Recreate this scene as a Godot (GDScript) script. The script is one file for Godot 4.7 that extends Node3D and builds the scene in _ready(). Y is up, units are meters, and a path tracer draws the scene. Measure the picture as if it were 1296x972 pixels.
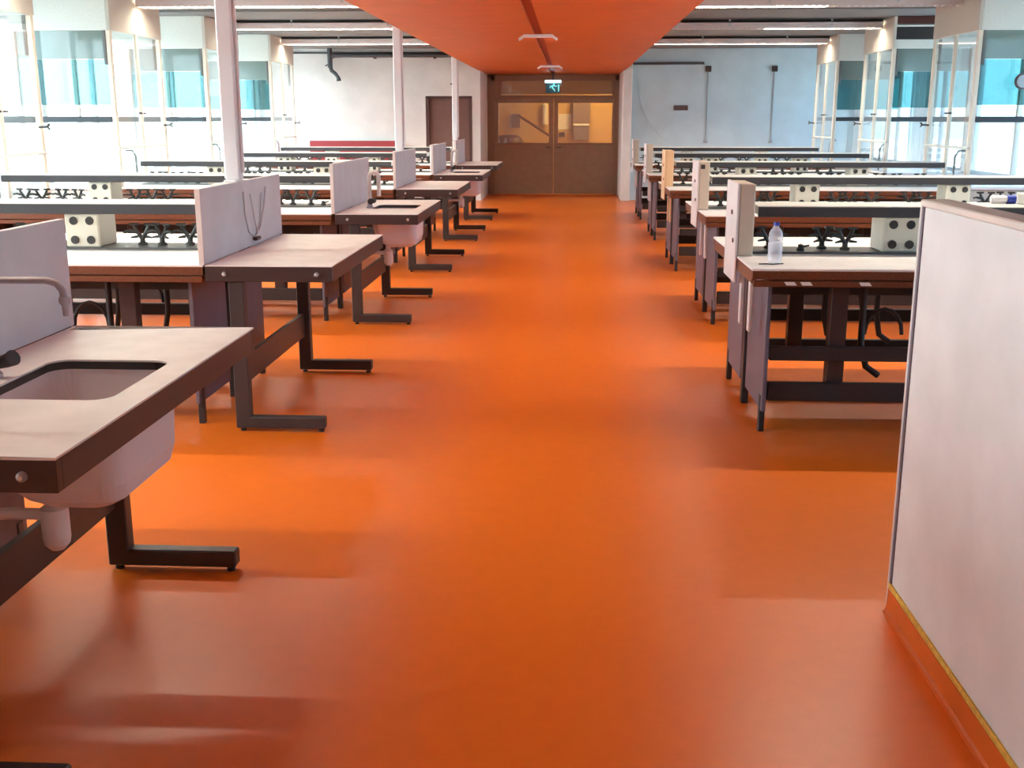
extends Node3D
# A former laboratory hall: orange floor, rows of benches either side of an aisle, glazed fume cupboards by the windows.

var M := {}
var used := {}
var rng := RandomNumberGenerator.new()

const ROWS_L := [-3.07, -6.34, -9.49, -12.65, -15.77, -18.88]
const ROWS_R := [-6.34, -9.49, -12.70, -15.85, -19.03]
const LAMP_Z := [-3.2, -6.5, -9.75, -12.95, -16.15, -19.4]
const HOOD_L := [-6.45, -9.65, -12.9, -16.1, -19.45]
const HOOD_R := [-6.9, -10.1, -13.36, -16.6, -19.85]
const TABLE_X := [-1.145, -1.22, -1.205, -1.205, -1.18, -1.19]
const CEIL := 3.0
const X_LEFT := -6.3
const X_RIGHT := 5.7
const Z_BACK := 2.6
const Z_END := -22.65
const Z_DOOR := -24.6
const ORD := ["first", "second", "third", "fourth", "fifth", "sixth", "seventh"]

# ---------------------------------------------------------------- helpers
func numbered(n: String) -> String:
	if not used.has(n):
		used[n] = 0
		return n
	used[n] += 1
	return "%s_%03d" % [n, used[n]]

func tag(o: Node, label: String, category: String, group := "") -> Node:
	o.set_meta("label", label)
	o.set_meta("category", category)
	if group != "":
		o.set_meta("group", group)
	return o

func thing(called: String, label: String, category: String, at := Vector3.ZERO, group := "") -> Node3D:
	var o := Node3D.new()
	o.name = numbered(called)
	add_child(o)
	o.position = at
	tag(o, label, category, group)
	return o

func st_new() -> SurfaceTool:
	var s := SurfaceTool.new()
	s.begin(Mesh.PRIMITIVE_TRIANGLES)
	return s

func inst(called: String, mesh: Mesh, m: Material, parent: Node, at := Vector3.ZERO) -> MeshInstance3D:
	var o := MeshInstance3D.new()
	o.mesh = mesh
	o.material_override = m
	o.name = called
	o.position = at
	o.cast_shadow = GeometryInstance3D.SHADOW_CASTING_SETTING_ON
	parent.add_child(o, true)
	return o

func obj(called: String, s: SurfaceTool, m: Material, parent: Node, at := Vector3.ZERO) -> MeshInstance3D:
	return inst(called, s.commit(), m, parent, at)

func top(called: String, s: SurfaceTool, m: Material, label: String, category: String, at := Vector3.ZERO, group := "") -> MeshInstance3D:
	var o := obj(numbered(called), s, m, self, at)
	tag(o, label, category, group)
	return o

func struct(called: String, s: SurfaceTool, m: Material, label := "") -> MeshInstance3D:
	var o := obj(called, s, m, self)
	o.set_meta("kind", "structure")
	if label != "":
		o.set_meta("label", label)
	return o

func tri(s: SurfaceTool, a: Vector3, b: Vector3, c: Vector3, na: Vector3, nb: Vector3, nc: Vector3) -> void:
	# front faces run clockwise
	if (b - a).cross(c - a).dot(na + nb + nc) > 0.0:
		var t := b
		b = c
		c = t
		t = nb
		nb = nc
		nc = t
	s.set_normal(na)
	s.add_vertex(a)
	s.set_normal(nb)
	s.add_vertex(b)
	s.set_normal(nc)
	s.add_vertex(c)

func poly(s: SurfaceTool, p: Array, centre: Vector3) -> void:
	var n: Vector3 = (p[1] - p[0]).cross(p[2] - p[0]).normalized()
	var mid := Vector3.ZERO
	for q in p:
		mid += q
	mid /= p.size()
	if n.dot(mid - centre) < 0.0:
		n = -n
	for i in range(1, p.size() - 1):
		tri(s, p[0], p[i], p[i + 1], n, n, n)

func bx(s: SurfaceTool, lo: Vector3, hi: Vector3, r := 0.0) -> void:
	# a box between two corners with chamfered edges
	var a := Vector3(minf(lo.x, hi.x), minf(lo.y, hi.y), minf(lo.z, hi.z))
	var b := Vector3(maxf(lo.x, hi.x), maxf(lo.y, hi.y), maxf(lo.z, hi.z))
	var c := (a + b) * 0.5
	var h := (b - a) * 0.5
	r = minf(r, 0.45 * minf(h.x, minf(h.y, h.z)))
	for ax in 3:
		var u := (ax + 1) % 3
		var v := (ax + 2) % 3
		for sg in [-1.0, 1.0]:
			var q := []
			for k in [[-1, -1], [1, -1], [1, 1], [-1, 1]]:
				var p := Vector3.ZERO
				p[ax] = sg * h[ax]
				p[u] = k[0] * (h[u] - r)
				p[v] = k[1] * (h[v] - r)
				q.append(c + p)
			poly(s, q, c)
	if r <= 0.0:
		return
	for ax in 3:
		var u := (ax + 1) % 3
		var v := (ax + 2) % 3
		for su in [-1.0, 1.0]:
			for sv in [-1.0, 1.0]:
				var q := []
				for e in [-1.0, 1.0]:
					for w in [0, 1]:
						var p := Vector3.ZERO
						p[ax] = e * (h[ax] - r)
						p[u] = su * (h[u] - (r if (w == 1) == (e > 0) else 0.0))
						p[v] = sv * (h[v] - (0.0 if (w == 1) == (e > 0) else r))
						q.append(c + p)
				poly(s, q, c)
	for sx in [-1.0, 1.0]:
		for sy in [-1.0, 1.0]:
			for sz in [-1.0, 1.0]:
				var g := Vector3(sx, sy, sz)
				poly(s, [c + g * Vector3(h.x, h.y - r, h.z - r), c + g * Vector3(h.x - r, h.y, h.z - r), c + g * Vector3(h.x - r, h.y - r, h.z)], c)

func box(lo: Vector3, hi: Vector3, r := 0.0) -> SurfaceTool:
	var s := st_new()
	bx(s, lo, hi, r)
	return s

func tube(s: SurfaceTool, pts: Array, rad, sides := 10, caps := true) -> void:
	# rad: a number or one per point
	var rings := []
	var norms := []
	var up := Vector3(0.123, 0.98, 0.21).normalized()
	for i in pts.size():
		var d: Vector3
		if i == 0:
			d = pts[1] - pts[0]
		elif i == pts.size() - 1:
			d = pts[i] - pts[i - 1]
		else:
			d = (pts[i + 1] - pts[i]).normalized() + (pts[i] - pts[i - 1]).normalized()
		d = d.normalized()
		if absf(d.dot(up)) > 0.97:
			up = Vector3(0.97, 0.1, 0.2).normalized()
		var x := d.cross(up).normalized()
		var y := x.cross(d).normalized()
		up = y
		var ring := []
		var nn := []
		var rr: float = rad[i] if rad is Array else rad
		for k in sides:
			var a := TAU * k / sides
			var n := x * cos(a) + y * sin(a)
			ring.append(pts[i] + n * rr)
			nn.append(n)
		rings.append(ring)
		norms.append(nn)
	for i in pts.size() - 1:
		for k in sides:
			var l := (k + 1) % sides
			tri(s, rings[i][k], rings[i][l], rings[i + 1][l], norms[i][k], norms[i][l], norms[i + 1][l])
			tri(s, rings[i][k], rings[i + 1][l], rings[i + 1][k], norms[i][k], norms[i + 1][l], norms[i + 1][k])
	if caps:
		poly(s, rings[0], pts[1])
		poly(s, rings[-1], pts[-2])

func lathe(s: SurfaceTool, prof: Array, at: Vector3, sides := 20) -> void:
	# prof: Vector2(radius, height), turned about the vertical through at
	for i in prof.size() - 1:
		var p: Vector2 = prof[i]
		var q: Vector2 = prof[i + 1]
		var sl := Vector2(q.y - p.y, p.x - q.x)
		if sl.length() < 1e-7:
			continue
		sl = sl.normalized()
		for k in sides:
			var a := TAU * k / sides
			var b := TAU * (k + 1) / sides
			var da := Vector3(cos(a), 0, sin(a))
			var db := Vector3(cos(b), 0, sin(b))
			var na := da * sl.x + Vector3.UP * sl.y
			var nb := db * sl.x + Vector3.UP * sl.y
			var p0 := at + da * p.x + Vector3.UP * p.y
			var p1 := at + db * p.x + Vector3.UP * p.y
			var q0 := at + da * q.x + Vector3.UP * q.y
			var q1 := at + db * q.x + Vector3.UP * q.y
			if p.x > 1e-6:
				tri(s, p0, p1, q1, na, nb, nb)
			if q.x > 1e-6:
				tri(s, p0, q1, q0, na, nb, na)

func disc(s: SurfaceTool, at: Vector3, n: Vector3, r: float, thick: float, sides := 16) -> void:
	tube(s, [at, at + n.normalized() * thick], r, sides)

func extrude(s: SurfaceTool, p2: PackedVector2Array, o: Vector3, ux: Vector3, uy: Vector3, depth: Vector3) -> void:
	# a polygon drawn in ux, uy at o, given the thickness of depth
	var n := depth.normalized()
	var idx := Geometry2D.triangulate_polygon(p2)
	var f := func(v: Vector2) -> Vector3: return o + ux * v.x + uy * v.y
	for i in range(0, idx.size(), 3):
		var a: Vector3 = f.call(p2[idx[i]])
		var b: Vector3 = f.call(p2[idx[i + 1]])
		var c: Vector3 = f.call(p2[idx[i + 2]])
		tri(s, a, b, c, -n, -n, -n)
		tri(s, a + depth, b + depth, c + depth, n, n, n)
	var turn := -1.0 if Geometry2D.is_polygon_clockwise(p2) else 1.0
	for i in p2.size():
		var v := p2[i]
		var w := p2[(i + 1) % p2.size()]
		var e := (w - v).normalized()
		var m := (ux * e.y - uy * e.x) * turn
		var a: Vector3 = f.call(v)
		var b: Vector3 = f.call(w)
		tri(s, a, b, b + depth, m, m, m)
		tri(s, a, b + depth, a + depth, m, m, m)

# ---------------------------------------------------------------- materials
func noise_tex(freq: float, seed_: int, lo: Color, hi: Color, size := 512, oct := 4) -> NoiseTexture2D:
	var n := FastNoiseLite.new()
	n.noise_type = FastNoiseLite.TYPE_SIMPLEX_SMOOTH
	n.frequency = freq
	n.seed = seed_
	n.fractal_octaves = oct
	var t := NoiseTexture2D.new()
	t.width = size
	t.height = size
	t.seamless = true
	t.noise = n
	var g := Gradient.new()
	g.set_color(0, lo)
	g.set_color(1, hi)
	t.color_ramp = g
	return t

func mat(c: Color, rough := 0.6, metal := 0.0, tex: Texture2D = null, scale := 1.0) -> StandardMaterial3D:
	var m := StandardMaterial3D.new()
	m.albedo_color = c
	m.roughness = rough
	m.metallic = metal
	if tex:
		m.albedo_texture = tex
		m.uv1_triplanar = true
		m.uv1_world_triplanar = true
		m.uv1_scale = Vector3.ONE * scale
	return m

func glass(c: Color, a: float, rough := 0.03) -> StandardMaterial3D:
	var m := mat(Color(c.r, c.g, c.b, a), rough)
	m.transparency = BaseMaterial3D.TRANSPARENCY_ALPHA
	return m

func tinted(c: Color) -> StandardMaterial3D:
	var m := mat(Color(c.r, c.g, c.b, 0.0), 0.02)
	m.refraction_enabled = true
	m.refraction_scale = 0.05
	return m

func glow(c: Color, e: float) -> StandardMaterial3D:
	var m := mat(c, 0.5)
	m.emission_enabled = true
	m.emission = c
	m.emission_energy_multiplier = e
	return m

func c8(r: int, g: int, b: int) -> Color:
	return Color8(r, g, b)

func make_materials() -> void:
	var mottle := noise_tex(0.012, 3, Color(0.93, 0.93, 0.93), Color(1, 1, 1))
	var speck := noise_tex(0.09, 8, Color(0.95, 0.95, 0.95), Color(1, 1, 1), 512, 3)
	var grain := noise_tex(0.03, 5, Color(0.78, 0.74, 0.7), Color(1, 1, 1))
	M.lino = mat(c8(230, 113, 24), 0.33, 0.0, noise_tex(0.03, 21, Color(0.975, 0.96, 0.95), Color(1, 1, 1)), 0.6)
	M.lino.metallic_specular = 0.5
	M.skirt = mat(c8(214, 98, 26), 0.4, 0.0, mottle, 0.6)
	M.soffit = mat(c8(202, 98, 24), 0.55, 0.0, mottle, 0.3)
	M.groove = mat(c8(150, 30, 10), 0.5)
	M.wall = mat(c8(232, 230, 226), 0.75, 0.0, mottle, 0.25)
	M.wall_daylit = mat(c8(200, 224, 234), 0.75, 0.0, mottle, 0.25)  # white wall with the blue of daylight put into its colour
	M.ceil_dark = mat(c8(88, 89, 88), 0.75, 0.0, speck, 0.6)
	M.ceil_light = mat(c8(124, 126, 126), 0.75, 0.0, speck, 0.6)
	M.laminate = mat(c8(244, 241, 240), 0.38, 0.0, mottle, 0.8)
	M.board = mat(c8(212, 210, 216), 0.5, 0.0, mottle, 0.5)
	M.partition = mat(c8(234, 231, 231), 0.5, 0.0, mottle, 0.4)
	M.cap = mat(c8(234, 220, 210), 0.5, 0.0, mottle, 0.4)
	M.yellow = mat(c8(240, 200, 84), 0.6, 0.0, grain, 2.0)
	M.steel_brown = mat(c8(62, 44, 42), 0.42)
	M.steel_dark = mat(c8(58, 50, 50), 0.45)
	M.steel_black = mat(c8(44, 40, 42), 0.45)
	M.wood = mat(c8(120, 64, 28), 0.5, 0.0, grain, 3.0)
	M.wood_dark = mat(c8(90, 34, 24), 0.45, 0.0, grain, 3.0)
	M.mauve = mat(c8(106, 95, 108), 0.5, 0.0, mottle, 0.7)
	M.shelf_edge = mat(c8(52, 50, 54), 0.5)
	M.shelf_top = mat(c8(206, 204, 200), 0.45, 0.0, speck, 0.9)
	M.rail = mat(c8(92, 92, 92), 0.45)
	M.tap = mat(c8(62, 62, 60), 0.45, 0.2)
	M.beige = mat(c8(208, 203, 188), 0.5)
	M.socket = mat(c8(42, 36, 34), 0.5)
	M.cream = mat(c8(232, 214, 188), 0.5)
	M.tan = mat(c8(222, 184, 142), 0.5)
	M.post = mat(c8(222, 212, 210), 0.5, 0.0, mottle, 0.6)
	M.post_body = mat(c8(204, 188, 170), 0.5, 0.0, mottle, 0.6)
	M.chrome = mat(c8(225, 222, 220), 0.25, 0.4)
	M.grey_tap = mat(c8(170, 161, 167), 0.4, 0.1)
	M.white_plastic = mat(c8(232, 226, 226), 0.4)
	M.basin = mat(c8(226, 218, 222), 0.55)
	M.rim = mat(c8(46, 36, 34), 0.4)
	M.column = mat(c8(234, 232, 236), 0.5)
	M.frame_cream = mat(c8(228, 220, 204), 0.45)
	M.fascia = mat(c8(208, 204, 194), 0.6, 0.0, speck, 0.8)
	M.fascia_white = mat(c8(226, 232, 226), 0.6, 0.0, speck, 0.8)
	M.bar_black = mat(c8(46, 52, 58), 0.45)
	M.channel = mat(c8(104, 106, 104), 0.5)
	M.pane = glass(c8(205, 225, 228), 0.10)
	M.sash = tinted(c8(88, 138, 140))
	M.band = glass(c8(120, 138, 132), 0.82, 0.12)
	M.window = glass(c8(215, 235, 238), 0.06)
	M.alu = mat(c8(196, 200, 202), 0.4, 0.3)
	M.curtain = mat(c8(214, 222, 226), 0.8)
	M.curtain.backlight = Color(0.55, 0.6, 0.62)
	M.lamp_body = mat(c8(222, 214, 214), 0.5)
	M.reflector = mat(c8(240, 240, 236), 0.3)
	M.tube_on = glow(Color(1.0, 0.95, 0.84), 9.0)
	M.tube_off = mat(c8(226, 226, 226), 0.4)
	M.door_brown = mat(c8(174, 146, 120), 0.5, 0.0, mottle, 0.7)
	M.door_frame = mat(c8(156, 124, 100), 0.5)
	M.door_dark = mat(c8(122, 88, 78), 0.55, 0.0, mottle, 0.7)
	M.jamb = mat(c8(84, 52, 48), 0.5)
	M.corridor = mat(c8(214, 178, 112), 0.7)
	M.corridor_dark = mat(c8(90, 62, 50), 0.7)
	M.cabinet_grey = mat(c8(134, 112, 110), 0.6)
	M.duct = mat(c8(70, 74, 80), 0.5)
	M.red = mat(c8(150, 50, 56), 0.6)
	M.plate_brown = mat(c8(96, 70, 74), 0.5)
	M.conduit = mat(c8(168, 178, 184), 0.5)
	M.cable = mat(c8(196, 187, 192), 0.5)
	M.paper = mat(c8(238, 236, 230), 0.7)
	M.blue_cap = mat(c8(40, 62, 170), 0.4)
	M.bottle = glass(c8(232, 234, 245), 0.38, 0.15)
	M.ground = mat(c8(190, 190, 184), 0.9, 0.0, mottle, 0.05)

# ---------------------------------------------------------------- scene
func _ready() -> void:
	rng.seed = 7
	var cam := Camera3D.new()
	cam.name = "camera"
	cam.fov = 38.80
	cam.near = 0.05
	cam.far = 300.0
	add_child(cam)
	cam.position = Vector3(0, 1.64, 0)
	cam.rotation = Vector3(deg_to_rad(-13.684), deg_to_rad(2.982), 0)
	cam.current = true

	var sky_mat := ProceduralSkyMaterial.new()
	sky_mat.sky_top_color = Color(0.52, 0.70, 0.88)
	sky_mat.sky_horizon_color = Color(0.54, 0.74, 0.82)
	sky_mat.ground_horizon_color = Color(0.54, 0.72, 0.79)
	sky_mat.ground_bottom_color = Color(0.6, 0.66, 0.66)
	sky_mat.sun_angle_max = 110.0
	sky_mat.sun_curve = 0.9
	sky_mat.energy_multiplier = 1.0
	var sky := Sky.new()
	sky.sky_material = sky_mat
	var env := Environment.new()
	env.background_mode = Environment.BG_SKY
	env.sky = sky
	env.background_energy_multiplier = 3.2
	env.tonemap_mode = Environment.TONE_MAPPER_LINEAR
	env.tonemap_exposure = 2.4
	env.sdfgi_enabled = true
	env.ssao_enabled = true
	env.ssil_enabled = true
	var we := WorldEnvironment.new()
	we.name = "world_environment"
	we.environment = env
	add_child(we)
	# the veiled sun: a wide bright glow in the cloud on the side of the sink tables, no hard beam
	var sun := DirectionalLight3D.new()
	sun.name = "veiled_sun"
	sun.light_color = Color(0.92, 0.99, 1.0)
	sun.light_energy = 3.3
	sun.light_angular_distance = 20.0
	sun.sky_mode = DirectionalLight3D.SKY_MODE_SKY_ONLY
	sun.shadow_enabled = true
	add_child(sun)
	sun.look_at_from_position(Vector3(-9, 5, -3), Vector3.ZERO)

	make_materials()
	build_shell()
	build_windows()
	build_ceiling()
	build_door_end()
	build_wall_things()
	build_hoods()
	build_lamps()
	build_benches()
	build_tables()
	build_columns()
	build_partition()
	build_small_things()

# ---------------------------------------------------------------- room
func build_shell() -> void:
	struct("floor", box(Vector3(X_LEFT - 0.3, -0.25, Z_BACK + 0.2), Vector3(X_RIGHT + 0.3, 0, -28.6)), M.lino, "glossy orange linoleum floor")
	struct("outside_ground", box(Vector3(-90, -0.6, 60), Vector3(90, -0.3, -110)), M.ground, "pale paved ground outside the windows")
	struct("wall_behind", box(Vector3(X_LEFT - 0.3, 0, Z_BACK), Vector3(X_RIGHT + 0.3, 3.3, Z_BACK + 0.2)), M.wall)
	# far wall on the sink-table side, with an opening for the brown door
	var s := st_new()
	bx(s, Vector3(X_LEFT - 0.3, 0, Z_END), Vector3(-2.93, 3.3, Z_END - 0.2))
	bx(s, Vector3(-2.93, 2.08, Z_END), Vector3(-1.99, 3.3, Z_END - 0.2))
	bx(s, Vector3(-1.99, 0, Z_END), Vector3(-1.82, 3.3, Z_END - 0.2))
	bx(s, Vector3(-1.82, 0, Z_END - 0.0), Vector3(-2.02, 3.3, Z_DOOR - 0.1))
	struct("wall_far_left", s, M.wall, "white end wall beside the double doors, with a brown door in it")
	s = st_new()
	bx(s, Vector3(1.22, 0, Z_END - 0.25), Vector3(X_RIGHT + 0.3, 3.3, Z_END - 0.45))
	struct("wall_far_right", s, M.wall_daylit, "end wall painted with a pale blue daylight tint, with surface conduits")
	s = st_new()
	bx(s, Vector3(1.045, 0.0, Z_END), Vector3(1.225, 3.3, Z_DOOR - 0.1), 0.01)
	struct("wall_pier", s, M.wall, "white pier between double doors and bluish wall")
	# side walls: below the sill, above the head, and the solid part nearest the camera
	for side: int in [-1, 1]:
		var x: float = X_LEFT if side < 0 else X_RIGHT
		s = st_new()
		bx(s, Vector3(x, 0, -1.2), Vector3(x + side * 0.25, 0.86, Z_END - 0.45))
		bx(s, Vector3(x, 2.78, -1.2), Vector3(x + side * 0.25, 3.3, Z_END - 0.45))
		bx(s, Vector3(x, 0, -1.2), Vector3(x + side * 0.25, 3.3, Z_BACK + 0.2))
		bx(s, Vector3(x, 0.86, Z_END + 0.15), Vector3(x + side * 0.25, 2.78, Z_END - 0.45))
		struct("wall_left" if side < 0 else "wall_right", s, M.wall)

func build_windows() -> void:
	var n := 0
	for side: int in [-1, 1]:
		var x: float = X_LEFT if side < 0 else X_RIGHT
		var z0 := -1.2  # row carried on out of view, added to brighten the near tables
		var bays := 7
		var step := (Z_END + 0.15 - z0) / bays
		for b in bays:
			n += 1
			var za: float = z0 + step * b
			var zb: float = za + step
			var w := Node3D.new()
			w.name = "window_%d" % n
			w.set_meta("kind", "structure")
			add_child(w)
			var xo: float = x + side * 0.12
			var s := st_new()
			bx(s, Vector3(xo - 0.035, 0.86, za), Vector3(xo + 0.035, 2.78, za - 0.06), 0.005)
			bx(s, Vector3(xo - 0.035, 0.86, zb + 0.06), Vector3(xo + 0.035, 2.78, zb), 0.005)
			bx(s, Vector3(xo - 0.035, 0.86, za), Vector3(xo + 0.035, 0.92, zb), 0.005)
			bx(s, Vector3(xo - 0.035, 2.72, za), Vector3(xo + 0.035, 2.78, zb), 0.005)
			obj("window_frame", s, M.alu, w)
			var zm: float = (za + zb) * 0.5
			obj("mullion", box(Vector3(xo - 0.03, 0.92, zm + 0.03), Vector3(xo + 0.03, 2.72, zm - 0.03), 0.005), M.alu, w)
			for p in [[za - 0.06, zm + 0.03], [zm - 0.03, zb + 0.06]]:
				obj("pane", box(Vector3(xo - 0.004, 0.92, p[0]), Vector3(xo + 0.004, 2.72, p[1])), M.window, w)
			obj("window_sill", box(Vector3(x - side * 0.08, 0.83, za), Vector3(x + side * 0.1, 0.86, zb), 0.006), M.wall, w)

func build_ceiling() -> void:
	var holder := struct("ceiling", box(Vector3(X_LEFT - 0.3, 3.06, Z_BACK + 0.2), Vector3(X_RIGHT + 0.3, 3.3, -28.6)), M.ceil_dark, "grey banded ceiling above the benches")
	var edges := []
	for z in LAMP_Z:
		edges.append(z)
	edges.append(Z_END - 0.5)
	for side: int in [-1, 1]:
		var xa: float = -1.86 if side < 0 else 1.12
		var xb: float = X_LEFT if side < 0 else X_RIGHT
		for i in edges.size() - 1:
			var za: float = edges[i]
			var zb: float = edges[i + 1]
			var zm: float = lerpf(za, zb, 0.6)
			obj("ceiling_panel", box(Vector3(xa, 3.02, za), Vector3(xb, 3.06, zm + 0.01), 0.004), M.ceil_dark, holder)
			obj("ceiling_panel", box(Vector3(xa, CEIL, zm), Vector3(xb, 3.06, zb + 0.02), 0.004), M.ceil_light, holder)
		obj("ceiling_panel", box(Vector3(xa, CEIL, Z_BACK), Vector3(xb, 3.06, edges[0] + 0.02), 0.004), M.ceil_light, holder)
	# the orange boxed-in duct over the aisle, with a deep red slot along it
	var s := st_new()
	bx(s, Vector3(-1.84, 2.57, Z_BACK), Vector3(-0.425, 3.06, Z_DOOR + 0.02))
	bx(s, Vector3(-0.33, 2.57, Z_BACK), Vector3(1.07, 3.06, Z_DOOR + 0.02))
	var so := struct("ceiling_soffit", s, M.soffit, "orange boxed-in soffit running along the aisle")
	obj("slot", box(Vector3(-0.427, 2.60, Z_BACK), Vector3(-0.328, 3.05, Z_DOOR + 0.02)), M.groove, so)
	# pale fittings across the slot
	for i in 3:
		var z: float = [-6.2, -13.0, -20.4][i]
		var t := thing("soffit_fitting", ["pale bar fitting with turned-down ends on the soffit above the sink with the bottle trap", "pale bar fitting with turned-down ends midway along the orange soffit", "pale bar fitting with turned-down ends on the soffit near the exit sign"][i], "light fitting", Vector3(-0.38, 2.57, z), "fittings across the soffit slot")
		s = st_new()
		bx(s, Vector3(-0.17, -0.035, 0.04), Vector3(0.17, 0.0, -0.04), 0.006)
		obj("bar", s, M.column, t)
		for sg in [-1, 1]:
			s = st_new()
			var q := PackedVector2Array([Vector2(sg * 0.165, -0.005), Vector2(sg * 0.165, -0.035), Vector2(sg * 0.215, -0.07), Vector2(sg * 0.225, -0.045)])
			extrude(s, q, Vector3(0, 0, 0.04), Vector3.RIGHT, Vector3.UP, Vector3(0, 0, -0.08))
			obj("end_flap", s, M.column, t)

func build_door_end() -> void:
	# wall around and above the double door, the doors, the corridor behind
	var s := st_new()
	bx(s, Vector3(-2.2, 2.53, Z_DOOR), Vector3(1.3, 3.3, Z_DOOR - 0.15))
	bx(s, Vector3(-2.2, 0, Z_DOOR), Vector3(-1.74, 2.6, Z_DOOR - 0.15))
	bx(s, Vector3(1.04, 0, Z_DOOR), Vector3(1.3, 2.6, Z_DOOR - 0.15))
	struct("wall_doorway", s, M.door_frame)
	var d := Node3D.new()
	d.name = "door_1"
	d.set_meta("kind", "structure")
	d.set_meta("label", "brown double doors with large upper panes and a dark transom light")
	add_child(d)
	var z := Z_DOOR + 0.02
	s = st_new()
	bx(s, Vector3(-1.74, 0, z), Vector3(-1.66, 2.55, z - 0.12), 0.005)
	bx(s, Vector3(0.96, 0, z), Vector3(1.04, 2.55, z - 0.12), 0.005)
	bx(s, Vector3(-1.74, 2.44, z), Vector3(1.04, 2.55, z - 0.12), 0.005)
	bx(s, Vector3(-1.66, 2.06, z), Vector3(0.96, 2.13, z - 0.12), 0.005)
	obj("door_frame", s, M.door_frame, d)
	for sg in [0, 1]:
		s = st_new()
		bx(s, Vector3([-1.66, 0.90][sg], 2.13, z - 0.02), Vector3([-1.52, 0.96][sg], 2.44, z - 0.08), 0.004)
		obj("transom_post", s, M.door_frame, d)
	obj("transom_pane", box(Vector3(-1.52, 2.13, z - 0.05), Vector3(0.90, 2.44, z - 0.06)), M.pane, d)
	for leaf in 2:
		var xa: float = [-1.66, -0.36][leaf]
		var xb: float = [-0.37, 0.96][leaf]
		var zz := z - 0.03
		var ga: float = [-1.58, -0.27][leaf]
		var gb: float = [-0.47, 0.91][leaf]
		s = st_new()
		bx(s, Vector3(xa, 0.01, zz), Vector3(xb, 1.11, zz - 0.05), 0.004)
		bx(s, Vector3(xa, 1.97, zz), Vector3(xb, 2.06, zz - 0.05), 0.004)
		bx(s, Vector3(xa, 1.11, zz), Vector3(ga, 1.97, zz - 0.05), 0.004)
		bx(s, Vector3(gb, 1.11, zz), Vector3(xb, 1.97, zz - 0.05), 0.004)
		var lf := obj("door_leaf", s, M.door_brown, d)
		obj("pane", box(Vector3(ga, 1.11, zz - 0.02), Vector3(gb, 1.97, zz - 0.028)), M.pane, lf)
		s = st_new()
		bx(s, Vector3(ga - 0.02, 1.085, zz + 0.015), Vector3(gb + 0.02, 1.12, zz - 0.01), 0.003)
		obj("glazing_bead", s, M.door_frame, lf)
		s = st_new()
		var hx: float = [-0.43, -0.30][leaf]
		tube(s, [Vector3(hx, 1.02, zz), Vector3(hx, 1.02, zz + 0.05), Vector3(hx + [-0.1, 0.1][leaf], 1.02, zz + 0.05)], 0.009, 8)
		obj("handle", s, M.steel_dark, lf)
	# corridor
	s = st_new()
	bx(s, Vector3(-2.6, 0, -27.4), Vector3(2.0, 3.06, -27.6))
	bx(s, Vector3(-2.6, 0, Z_DOOR - 0.15), Vector3(-2.45, 3.06, -27.5))
	bx(s, Vector3(1.85, 0, Z_DOOR - 0.15), Vector3(2.0, 3.06, -27.5))
	struct("wall_corridor", s, M.corridor, "yellow corridor walls behind the double doors")
	struct("transom_blocker", box(Vector3(-2.45, 2.16, Z_DOOR - 0.2), Vector3(1.85, 3.06, Z_DOOR - 0.6)), M.corridor, "added block that keeps the transom light dark")  # block added behind the transom so that the glass shows dark
	var lamp := thing("corridor_lamp", "warm ceiling lamp in the corridor behind the double doors", "lamp", Vector3(0.5, 2.895, -26.1))
	obj("lamp_bowl", box(Vector3(-0.3, 0, 0.3), Vector3(0.3, 0.16, -0.3), 0.03), glow(Color(1.0, 0.8, 0.45), 1.5), lamp)
	var al := AreaLight3D.new()
	al.name = "corridor_light"
	al.area_size = Vector2(0.6, 0.6)
	al.light_color = Color(1.0, 0.84, 0.52)
	al.light_energy = 2.4
	al.shadow_enabled = true
	lamp.add_child(al)
	al.position = Vector3(0, -0.02, 0)
	al.rotation = Vector3(-PI / 2, 0, 0)
	# things seen through the panes
	var cb := thing("corridor_cabinet", "grey wall cabinet with a pale shelf line, behind the door pane", "cabinet", Vector3(0.27, 0, -27.4))
	obj("cabinet_body", box(Vector3(-0.22, 1.52, 0), Vector3(0.2, 2.12, 0.3), 0.01), M.cabinet_grey, cb)
	obj("shelf_strip", box(Vector3(-0.2, 1.47, 0), Vector3(0.18, 1.52, 0.3), 0.005), M.paper, cb)
	obj("lower_box", box(Vector3(-0.2, 1.13, 0), Vector3(0.18, 1.47, 0.28), 0.01), M.cabinet_grey, cb)
	top("notice_sheet", box(Vector3(-0.32, 1.38, -27.4), Vector3(0.03, 1.75, -27.39)), M.paper, "pale sheet of paper on the yellow corridor wall", "notice")
	top("switch_box", box(Vector3(-0.28, 1.2, -27.4), Vector3(-0.13, 1.32, -27.33), 0.01), M.corridor_dark, "small brown box under the paper sheet in the corridor", "switch box")
	s = st_new()
	tube(s, [Vector3(-1.25, 1.72, -26.6), Vector3(-0.45, 1.22, -26.6)], 0.03, 10)
	tube(s, [Vector3(-1.25, 1.72, -26.6), Vector3(-1.25, 1.72, -27.4)], 0.02, 8)
	tube(s, [Vector3(-0.45, 1.22, -26.6), Vector3(-0.45, 1.22, -27.4)], 0.02, 8)
	top("stair_rail", s, M.wood, "sloping wooden handrail seen through the double door pane", "handrail")
	s = st_new()
	bx(s, Vector3(-1.45, 1.42, -27.4), Vector3(-1.22, 1.75, -27.3), 0.01)
	top("wall_box", s, M.cabinet_grey, "grey box on the corridor wall above the handrail", "wall box")
	s = st_new()
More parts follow.
